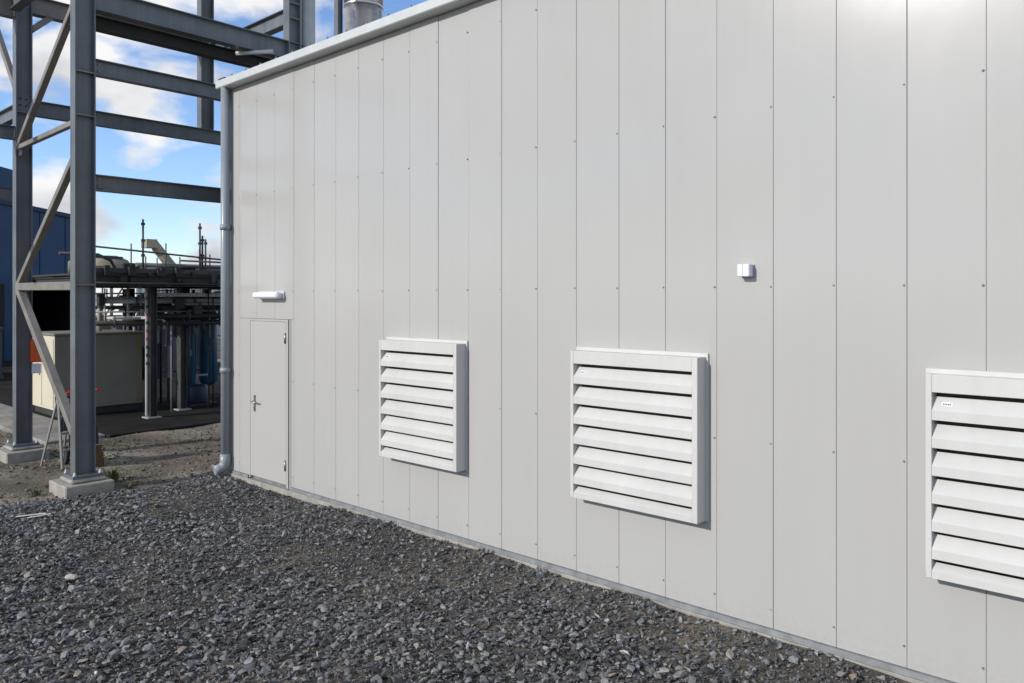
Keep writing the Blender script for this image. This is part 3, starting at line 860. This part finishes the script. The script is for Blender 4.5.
def tuft(name, label, x, y, n, hgt, seed):
    r_ = random.Random(seed); mb = MB()
    for k in range(n):
        a = r_.uniform(0, 6.283); d = r_.uniform(0, .07); l_ = hgt * r_.uniform(.5, 1.1); lean = r_.uniform(.2, .9) * l_
        bx0, by0 = d * math.cos(a), d * math.sin(a); w = r_.uniform(.003, .007)
        px_, py_ = -math.sin(a) * w, math.cos(a) * w
        ex, ey = bx0 + math.cos(a) * lean, by0 + math.sin(a) * lean
        mx_, my_ = bx0 + math.cos(a) * lean * .4, by0 + math.sin(a) * lean * .4
        mb.add([(bx0 - px_, by0 - py_, 0), (bx0 + px_, by0 + py_, 0), (mx_ + px_, my_ + py_, l_ * .7), (mx_ - px_, my_ - py_, l_ * .7), (ex, ey, l_)], [(0, 1, 2, 3), (3, 2, 4)])
    o = mb.build(name, 'weed', None, label=label, category='weed', group='weeds at the footings'); o.location = (x, y, -.03)
tuft('weed_tuft', 'green weed growing behind the footing of the near frame column', -10.95, -1.10, 90, .20, 1)
tuft('weed_tuft', 'low weed at the right corner of the near concrete footing', -10.32, -1.16, 60, .09, 2)
tuft('weed_tuft', 'sparse weed at the front left of the near concrete footing', -10.9, -2.02, 50, .08, 3)

# odd pieces lying on the gravel
bm = bmesh.new(); bmesh.ops.create_icosphere(bm, subdivisions=2, radius=1)
for v_ in bm.verts:
    k = 1 + .14 * math.sin(v_.co.x * 5 + 1) * math.cos(v_.co.y * 4); v_.co *= k; v_.co.x *= .052; v_.co.y *= .036; v_.co.z *= .022
me = bpy.data.meshes.new('pale_stone'); bm.to_mesh(me); bm.free(); me.materials.append(MATS['pale_stone'])
ps = link('pale_stone', me, None, (-7.2, -2.85, float(bed_h(np.array([-7.2]), np.array([-2.85]))[0]) + .05), 'single large pale rounded stone lying among dark gravel', 'stone')
ps.rotation_euler = (.15, .1, .8)
for i, (x, y, a, l_) in enumerate(((-9.58, -2.46, .9, .30), (-9.48, -2.41, 1.25, .22))):
    o = MB().box(-l_ / 2, l_ / 2, -.012, .012, 0, .008).build('wood_offcut', 'pale_wood', None, bevel=.002,
        label=('longer' if i == 0 else 'shorter') + ' thin pale offcut strip lying on gravel near the left edge', category='offcut', group='pale offcuts on the gravel')
    o.location = (x, y, float(bed_h(np.array([x]), np.array([y]))[0]) + .045); o.rotation_euler = (.1, -.08, a)

# ------------------------------------------------------------------ pipe rack
rk = thing('pipe_rack', 'dark steel pipe rack with deck and handrails beyond the generator', 'pipe rack', (-16, 2, 0))
RO = Vector((-16, 2, 0))
def rpart(mb, name, m='steel_dark', parent=None, bevel=0.0):
    me = mb.mesh(name, m, bevel); me.transform(Matrix.Translation(-RO))
    return link(name, me, parent or rk)
DXa, DXb, DYa, DYb = -15.4, -18.7, 0.2, 7.0
rpart(MB().box(DXb, DXa, DYa, DYb, 2.86, 2.90), 'deck')
rpart(MB().hbeam((DXa, DYa, 2.75), (DXa, DYb, 2.75), .21, .12), 'beam', 'steel_dark')
rpart(MB().hbeam((DXb, DYa, 2.75), (DXb, DYb, 2.75), .21, .12), 'beam', 'steel_dark')
for y in (.28, .9, 2.1, 3.8, 5.4, 6.9):
    rpart(MB().hbeam((DXb + .07, y, 2.74), (DXa - .07, y, 2.74), .18, .10), 'joist')
rpart(MB().box(DXa + .0, DXa + .012, DYa, DYb, 2.901, 2.985), 'toe_board', 'scaffold')
r0_ = random.Random(5)
for k in range(26):       # brackets, clips and boxes fixed along the deck edge
    y = r0_.uniform(.3, 4.6); w_ = r0_.uniform(.03, .16); z = r0_.uniform(2.60, 2.86)
    rpart(MB().box(DXa + .013, DXa + r0_.uniform(.05, .12), y, y + w_, z, z + r0_.uniform(.05, .2)), 'edge_bracket', r0_.choice(('steel_dark', 'scaffold', 'rubber')))
rpart(MB().tube([(DXa + .10, .25, 2.70), (DXa + .10, 4.9, 2.69)], .02, 8), 'edge_cable', 'rubber')
for y0 in (1.45, 2.36, 5.2):
    X_ = -15.7 if y0 < 2 else -16.35
    rpart(MB().hbeam((X_, y0, .05), (X_, y0, 2.64), .14, .16, .012, .009, (0, 1, 0)), 'column', 'scaffold')
    rpart(MB().box(X_ - .14, X_ + .14, y0 - .14, y0 + .14, .045, .07), 'base_plate', 'pump_grey')
for y0 in (2.2, 4.0, 6.6):
    rpart(MB().hbeam((-18.6, y0, .05), (-18.6, y0, 2.64), .14, .14, .012, .009, (0, 1, 0)), 'column', 'scaffold')
# handrails and scaffold tubes on the deck
rpart(MB().tube([(-15.45, 0.1, 3.39), (-15.45, 2.6, 3.23), (-15.45, 6.8, 3.05)], .018, 8), 'handrail', 'scaffold')
rpart(MB().tube([(-15.45, 1.9, 3.17), (-15.45, 6.8, 3.12)], .018, 8), 'handrail', 'scaffold')
rpart(MB().tube([(-17.5, 0.35, 3.33), (-17.5, 1.1, 3.33), (-17.5, 1.35, 3.22), (-17.5, 1.5, 2.95)], .035, 8), 'hooped_rail', 'scaffold')
for X_, y, zt in ((-16, 1.40, 4.0), (-16, 1.17, 3.5), (-16, 1.86, 3.54), (-16, 2.58, 4.0), (-16, 2.635, 3.74), (-16, 2.15, 3.27), (-15.6, .3, 3.40), (-17, 3.2, 3.75), (-16, 2.8, 3.35), (-17.2, 2.2, 3.30), (-17.6, 3.4, 3.45), (-16.4, 1.62, 3.28)):
    p_ = rpart(MB().tube([(X_, y, 2.9), (X_, y, zt)], .021 if zt > 3.6 else .014, 8), 'scaffold_tube', 'scaffold')
    if zt > 3.6:
        for z in (zt - .12, zt - .45, zt - .75):
            rpart(MB().box(X_ - .028, X_ + .028, y - .03, y + .03, z, z + .05), 'coupler', 'scaffold', p_)
for k in range(6):
    y = 1.05 + .085 * k
    rpart(MB().bar((-17.4, y, 2.9), (-17.4, y, 3.30 - .02 * (k % 2)), .04), 'valve_stem', 'scaffold')
rpart(MB().bar((-17.4, 1.0, 3.29), (-17.4, 1.55, 3.27), .06), 'valve_header', 'scaffold')
rpart(MB().tube([(-18.5, 1.6, 3.06), (-18.5, 7, 3.06)], .10, 12), 'pipe', 'scaffold')
rpart(MB().tube([(-17.8, 2.0, 3.16), (-17.8, 7, 3.16)], .05, 10), 'pipe', 'steel_paint')
# pipes hung below the deck
r_ = random.Random(21)
for k in range(20):
    X_ = -16.0 - 2.6 * r_.random(); z = r_.uniform(1.85, 2.40); rad = r_.choice((.018, .025, .035, .055))
    y0 = r_.uniform(.5, 2.2) + max(0, -16.6 - X_) * .3; y1 = y0 + r_.uniform(1.4, 4.5)
    pts = [(X_, y0, z), (X_, y1, z)]
    if k % 3 == 0: pts += [(X_, y1 + .12, z - .12), (X_, y1 + .14, z - r_.uniform(.1, .3))]
    p_ = rpart(MB().tube(pts, rad, 10), 'pipe', r_.choice(('scaffold', 'steel_dark', 'steel_paint', 'pump_grey', 'steel_dark')))
    for q in range(3):
        yy = y0 + (y1 - y0) * (q + .5) / 3
        rpart(MB().tube([(X_, yy - .015, z), (X_, yy + .015, z)], rad * 1.7, 10), 'flange', 'scaffold', p_)
    rpart(MB().bar((X_, y0 + .4, z), (X_, y0 + .4, 2.66), .03), 'hanger', 'scaffold', p_)
for k in range(16):
    X_ = -16.0 - 2.6 * r_.random(); y = r_.uniform(1.1, 4.6); z1 = r_.uniform(2.2, 2.64); z0 = r_.uniform(1.55, 1.9)
    rpart(MB().tube([(X_, y, z0), (X_, y, z1)], r_.choice((.02, .03, .045)), 8), 'drop_pipe', r_.choice(('scaffold', 'steel_dark', 'pump_grey')))
for y, rad, m in ((2.03, .035, 'scaffold'), (2.56, .03, 'pump_grey'), (2.72, .025, 'steel_dark'), (2.80, .04, 'scaffold')):
    rpart(MB().tube([(-17.0, y, .05), (-17.0, y, 2.64)], rad, 10), 'riser_pipe', m)
rpart(MB().bar((-16.6, .95, 2.02), (-15.8, 1.42, 2.03), .05), 'cable_tray', 'galv_light')
rpart(MB().bar((-15.95, .80, 2.02), (-15.95, 1.40, 2.02), .06, .045), 'cable_tray', 'galv_light')
rpart(MB().box(-19.5, -16.4, 2.2, 6.0, 2.38, 2.42), 'cable_tray', 'pump_grey')
rpart(MB().tube([(-18.6, 1.25, 1.98), (-18.6, 2.0, 1.98)], .055, 10), 'yellow_pipe', 'yellow_paint')

for k in range(14):      # conduits and instrument tubes below the deck
    X_ = r_.uniform(-18.6, -16.0); y0 = r_.uniform(1.0, 3.6); z0 = r_.uniform(1.7, 2.5); w_ = r_.uniform(.3, .9)
    pts = [(X_, y0, 2.62), (X_, y0, z0 + .06), (X_, y0 + .06, z0), (X_, y0 + w_, z0), (X_, y0 + w_ + .06, z0 - .06), (X_, y0 + w_ + .06, z0 - r_.uniform(.15, .5))]
    rpart(MB().tube(pts, r_.choice((.016, .022, .03)), 8), 'conduit', r_.choice(('scaffold', 'steel_dark', 'pump_grey', 'galv_light')))
for k in range(7):
    X_ = r_.uniform(-18.6, -16.0); y0 = r_.uniform(.6, 3.4); z0 = r_.uniform(2.0, 2.45)
    vb = rpart(MB().box(X_ - .07, X_ + .07, y0, y0 + r_.uniform(.1, .26), z0, z0 + r_.uniform(.12, .26)), 'junction_box', r_.choice(('scaffold', 'pump_grey', 'steel_dark')), bevel=.01)
for y, h_, m in ((1.75, .30, 'steel_dark'), (2.45, .22, 'scaffold'), (3.05, .28, 'steel_dark'), (3.5, .2, 'scaffold'), (1.15, .16, 'galv_light')):
    rpart(MB().box(-18.4, -17.9, y, y + .38, 2.901, 2.9 + h_), 'deck_unit', m, bevel=.03)
rpart(MB().tube([(-18.0, .75, 2.95), (-18.0, .75, 3.16), (-18.0, .85, 3.25), (-18.0, 1.05, 3.25), (-18.0, 1.16, 3.16), (-18.0, 1.18, 2.95)], .07, 12), 'pipe_bend', 'hopper_brown')

for k in range(13):      # slim risers crowding the vessels
    X_ = r_.uniform(-18.2, -16.0); y = 1.75 + k * .15 + r_.uniform(-.04, .04); zt = r_.uniform(2.0, 2.62)
    p_ = rpart(MB().tube([(X_, y, .045), (X_, y, zt - .08), (X_ - .03, y + .05, zt), (X_ - .03, y + r_.uniform(.15, .5), zt)], r_.choice((.014, .02, .028, .036)), 8), 'riser_pipe', r_.choice(('scaffold', 'steel_dark', 'pump_grey', 'blue_vessel', 'steel_paint')))
    if k % 3 == 0:
        rpart(MB().box(X_ - .06, X_ + .06, y - .06, y + .06, r_.uniform(.5, 1.3), r_.uniform(1.35, 1.6)), 'valve_body', r_.choice(('navy_paint', 'pump_grey', 'steel_dark')), p_, .015)
rpart(MB().bar((-16.15, 1.75, 2.49), (-16.15, 4.6, 2.47), .05, .07), 'pale_beam', 'galv_light')
rpart(MB().bar((-16.6, 1.75, 2.24), (-16.6, 4.6, 2.24), .05, .10), 'lower_beam', 'steel_dark')
rpart(MB().box(-15.72, -15.66, 1.325, 1.345, .1, 2.6), 'cable_ladder', 'pump_grey')
for k in range(9):
    rpart(MB().box(-15.66, -15.645, 1.315, 1.35, 1.1 + k * .16, 1.16 + k * .16), 'cable_tie', 'red_paint' if k in (3, 4, 6) else 'steel_dark')

sb_ = thing('tube_scaffold', 'thin dark scaffold tubes standing behind the pipe rack', 'scaffold', (-24, 5, 0))
r2_ = random.Random(77)
for k in range(15):
    y = -1.5 + k * .34 + r2_.uniform(-.06, .06); x_ = r2_.choice((0.0, -.9, -1.8))
    MB().tube([(x_, y, 0), (x_, y, r2_.uniform(2.9, 3.55))], .026, 8).build('standard', 'scaffold', sb_)
for z in (1.75, 2.15, 2.55, 2.75, 3.1, 3.4):
    x_ = r2_.choice((0.05, -.85, -1.75))
    MB().tube([(x_, -1.6, z), (x_, 3.4, z + r2_.uniform(-.05, .05))], .024, 8).build('ledger', 'scaffold', sb_)
for k in range(5):
    y = -1.5 + k * 0.9
    MB().tube([(.06, y, 1.7), (.06, y + .9, 3.2)], .022, 8).build('diagonal', 'scaffold', sb_)

# pumps on a stand behind the cabinet
for i, (y, lab) in enumerate(((.98, 'grey valve unit above the cream cabinet, left one of two'), (1.38, 'grey valve unit above the cream cabinet, right one of two'))):
    pu = thing('valve_unit', lab, 'valve', (-18.9, y + .35, 0.05), 'valve units behind the cabinet')
    MB().box(-.06, .06, -.06, .06, 0, 1.6).build('stand', 'scaffold', pu)
    MB().box(-.12, .12, -.13, .13, 1.601, 1.86).build('housing', 'pump_grey', pu, bevel=.03)
    MB().lathe(0, -.04, [(.09, 1.861), (.10, 1.90), (.08, 1.98), (.03, 2.02)], 14).build('actuator', 'yellow_paint' if i else 'galv_light', pu)

# blue vessels on a low skid
def vessel(y, r0, z0, z1, label):
    t = thing('pressure_vessel', label, 'vessel', (-17.5, y, 0.05), 'blue pressure vessels')
    MB().lathe(0, 0, [(r0 * .25, z0 - .12), (r0 * .75, z0 - .07), (r0, z0), (r0, z1), (r0 * .8, z1 + .07), (r0 * .3, z1 + .11)], 20).build('shell', 'blue_vessel', t)
    for k in range(3):
        a = k * 2.1 + .4
        MB().bar((r0 * .8 * math.cos(a), r0 * .8 * math.sin(a), .02), (r0 * .8 * math.cos(a), r0 * .8 * math.sin(a), z0 + .1), .04).build('leg', 'navy_paint', t)
    MB().tube([(0, 0, z1 + .1), (0, 0, z1 + .28), (.05, .1, z1 + .32), (.05, .4, z1 + .32)], .025, 8).build('outlet_pipe', 'pump_grey', t)
vessel(3.52, .20, .45, 2.0, 'wide blue pressure vessel nearest to the corner downpipe')
vessel(3.12, .09, .45, 2.0, 'slim blue pressure vessel left of the wide one')
bt = thing('blue_tank', 'low dark blue tank on the slab below the blue vessels', 'tank', (-16.9, 2.95, 0.05))
MB().lathe(0, 0, [(.22, .05), (.23, .08), (.23, .38), (.20, .44), (.10, .46)], 24).build('shell', 'navy_paint', bt)
MB().box(-.32, .32, -.32, .32, 0, .049).build('base', 'steel_dark', bt)
MB().tube([(.0, .0, .46), (.0, .0, .65), (.1, .2, .65)], .03, 8).build('pipe', 'pump_grey', bt)

# ------------------------------------------------------------------ far yard
def corrugated_container(name, label, x, y0, y1, dx, h, m):
    t = thing(name, label, 'container', (x, (y0 + y1) / 2, 0.05))
    hw = (y1 - y0) / 2
    MB().box(-dx, -.04, -hw + .03, hw - .03, .1, h - .06).build('body', m, t)
    rb = MB(); n = int((y1 - y0) / .28)
    for k in range(n):
        y = -hw + .08 + (y1 - y0 - .16) * k / n
        rb.box(-.0405, -.005, y, y + .14, .12, h - .08)
    rb.build('corrugation', m, t)
    MB().box(-dx, .01, -hw, hw, h - .06, h).build('top_rail', m, t)
    MB().box(-dx, .01, -hw, hw, .0, .1).build('bottom_rail', m, t)
    return t
corrugated_container('grey_container', 'dark grey container seen between the rack columns', -25.2, 4.4, 7.4, 2.4, 1.62, 'container_grey')
corrugated_container('grey_container', 'dark grey container at the left edge in front of blue shed', -26.5, -3.0, 1.75, 2.4, 1.5, 'container_grey')

sh = thing('white_shed', 'white ribbed metal shed glimpsed under the pipe rack deck', 'shed', (-48, 17.5, 0))
MB().box(-8, 0, -3.2, 3.2, 0, 3.6).build('wall', 'shed_white', sh)
for k in range(9):
    MB().box(.001, .06, -3.1 + k * .72, -2.9 + k * .72, 0, 3.55).build('rib', 'pump_grey', sh)
MB().extrude([(-8.2, -3.4, 3.61), (-8.2, 3.4, 3.61), (-8.2, 3.4, 3.75), (-8.2, -3.4, 3.75)], (8.5, 0, 0)).build('roof', 'shed_white', sh)
ws = thing('flat_store', 'long pale flat roofed store behind the blue vessels', 'store', (-52, 34, 0))
MB().box(-6, 0, -9, 9, 0, 3.4).build('wall', 'shed_white', ws)
MB().box(-6.3, .3, -9.3, 9.3, 3.401, 3.7).build('roof', 'container_grey', ws)
for k in range(6):
    MB().box(.001, .05, -8 + k * 2.8, -6.4 + k * 2.8, .3, 2.6).build('shutter', 'container_grey', ws)

cv = thing('conveyor_gantry', 'far tan inclined conveyor gantry rising above the pipe rack', 'conveyor', (-60, 20.5, 0))
MB().box(-.5, .5, -.75, .05, 6.2, 6.85).build('head_house', 'conveyor_tan', cv)
MB().extrude([(-.5, .051, 6.75), (-.5, 1.5, 5.0), (-.5, 1.5, 4.3), (-.5, .051, 6.1)], (1.0, 0, 0)).build('gallery', 'conveyor_tan', cv)
for y in (-.6, -.1, 1.2):
    MB().bar((.4, y, 0), (.4, y, 6.2 if y < 1 else 4.6), .14).build('leg', 'conveyor_tan', cv)
hp = thing('far_hopper', 'far brown hopper mound left of the rack valve stems', 'hopper', (-60, 17.3, 0))
MB().lathe(0, 0, [(1.6, 3.0), (1.6, 4.6), (1.2, 5.2), (.5, 5.5)], 16).build('shell', 'hopper_brown', hp)
for a in (0.5, 2.6, 4.7):
    MB().bar((1.3 * math.cos(a), 1.3 * math.sin(a), 0), (1.3 * math.cos(a), 1.3 * math.sin(a), 3.1), .3).build('leg', 'steel_dark', hp)
ps2 = thing('pale_shed', 'small pale far shed showing just above the rack deck', 'shed', (-55, 17.4, 0))
MB().box(-3, 0, -1.1, .8, 0, 4.55).build('wall', 'shed_white', ps2)
MB().box(-3.1, .1, -1.2, .9, 4.551, 4.7).build('roof', 'pump_grey', ps2)

# blue shed on the far left
bs = thing('blue_shed', 'dark blue metal shed with raised roof monitor at the left edge', 'shed', (-34, 0, 0))
ztop = lambda y: 5.80 + .148 * (4.68 - y)
def bpanel(y0, y1, z0, nm='cladding_panel', m='blue_cladding'):
    mb = MB().extrude([(0, y0 + .012, z0), (0, y1 - .012, z0), (0, y1 - .012, ztop(y1)), (0, y0 + .012, ztop(y0))], (-.06, 0, 0))
    mb.build(nm, m, bs, bevel=.008)
OY0, OY1, OZ = 4.3, 6.5, 2.85           # wide open doorway
y = -8.55
while y < 6.6:
    y1 = y + .90
    bpanel(y, y1, OZ if (y > OY0 - .5 and y1 < OY1 + .6) else 0.0)
    y = y1
MB().box(-14, -.07, -8.2, 4.0, 0, 5.8).build('shed_core', 'blue_trim', bs)
MB().box(-13.8, -.07, 4.0, 6.6, 2.88, 5.35).build('ceiling_block', 'interior', bs)
MB().box(-14, -13.8, 4.0, 6.8, 0, 5.4).build('back_wall', 'interior', bs)
MB().box(-13.8, -.07, 6.6, 6.74, 0, 5.4).build('end_wall', 'interior', bs)
MB().extrude([(.08, -8.4, ztop(-8.4) + .005), (.08, 6.8, ztop(6.8) + .005), (.08, 6.8, ztop(6.8) + .17), (.08, -8.4, ztop(-8.4) + .17)], (-14.2, 0, 0)).build('roof', 'blue_trim', bs)
MB().box(-.02, .9, 4.5, 6.0, 3.08, 3.2).build('door_canopy', 'galv_light', bs)
zm = lambda y: 7.33 + .2 * (4.04 - y)
MB().box(-8, -.25, -4.0, 4.25, 5.6, 6.6).build('monitor_louvre', 'monitor_grey', bs)
MB().extrude([(-.2, -4.0, 6.6), (-.2, 4.3, 6.6), (-.2, 4.3, zm(4.3)), (-.2, -4.0, zm(-4.0))], (-8, 0, 0)).build('monitor_wall', 'blue_cladding', bs)
MB().box(.002, .03, 2.6, 3.75, 0, 2.95).build('side_door', 'interior', bs, bevel=.01)
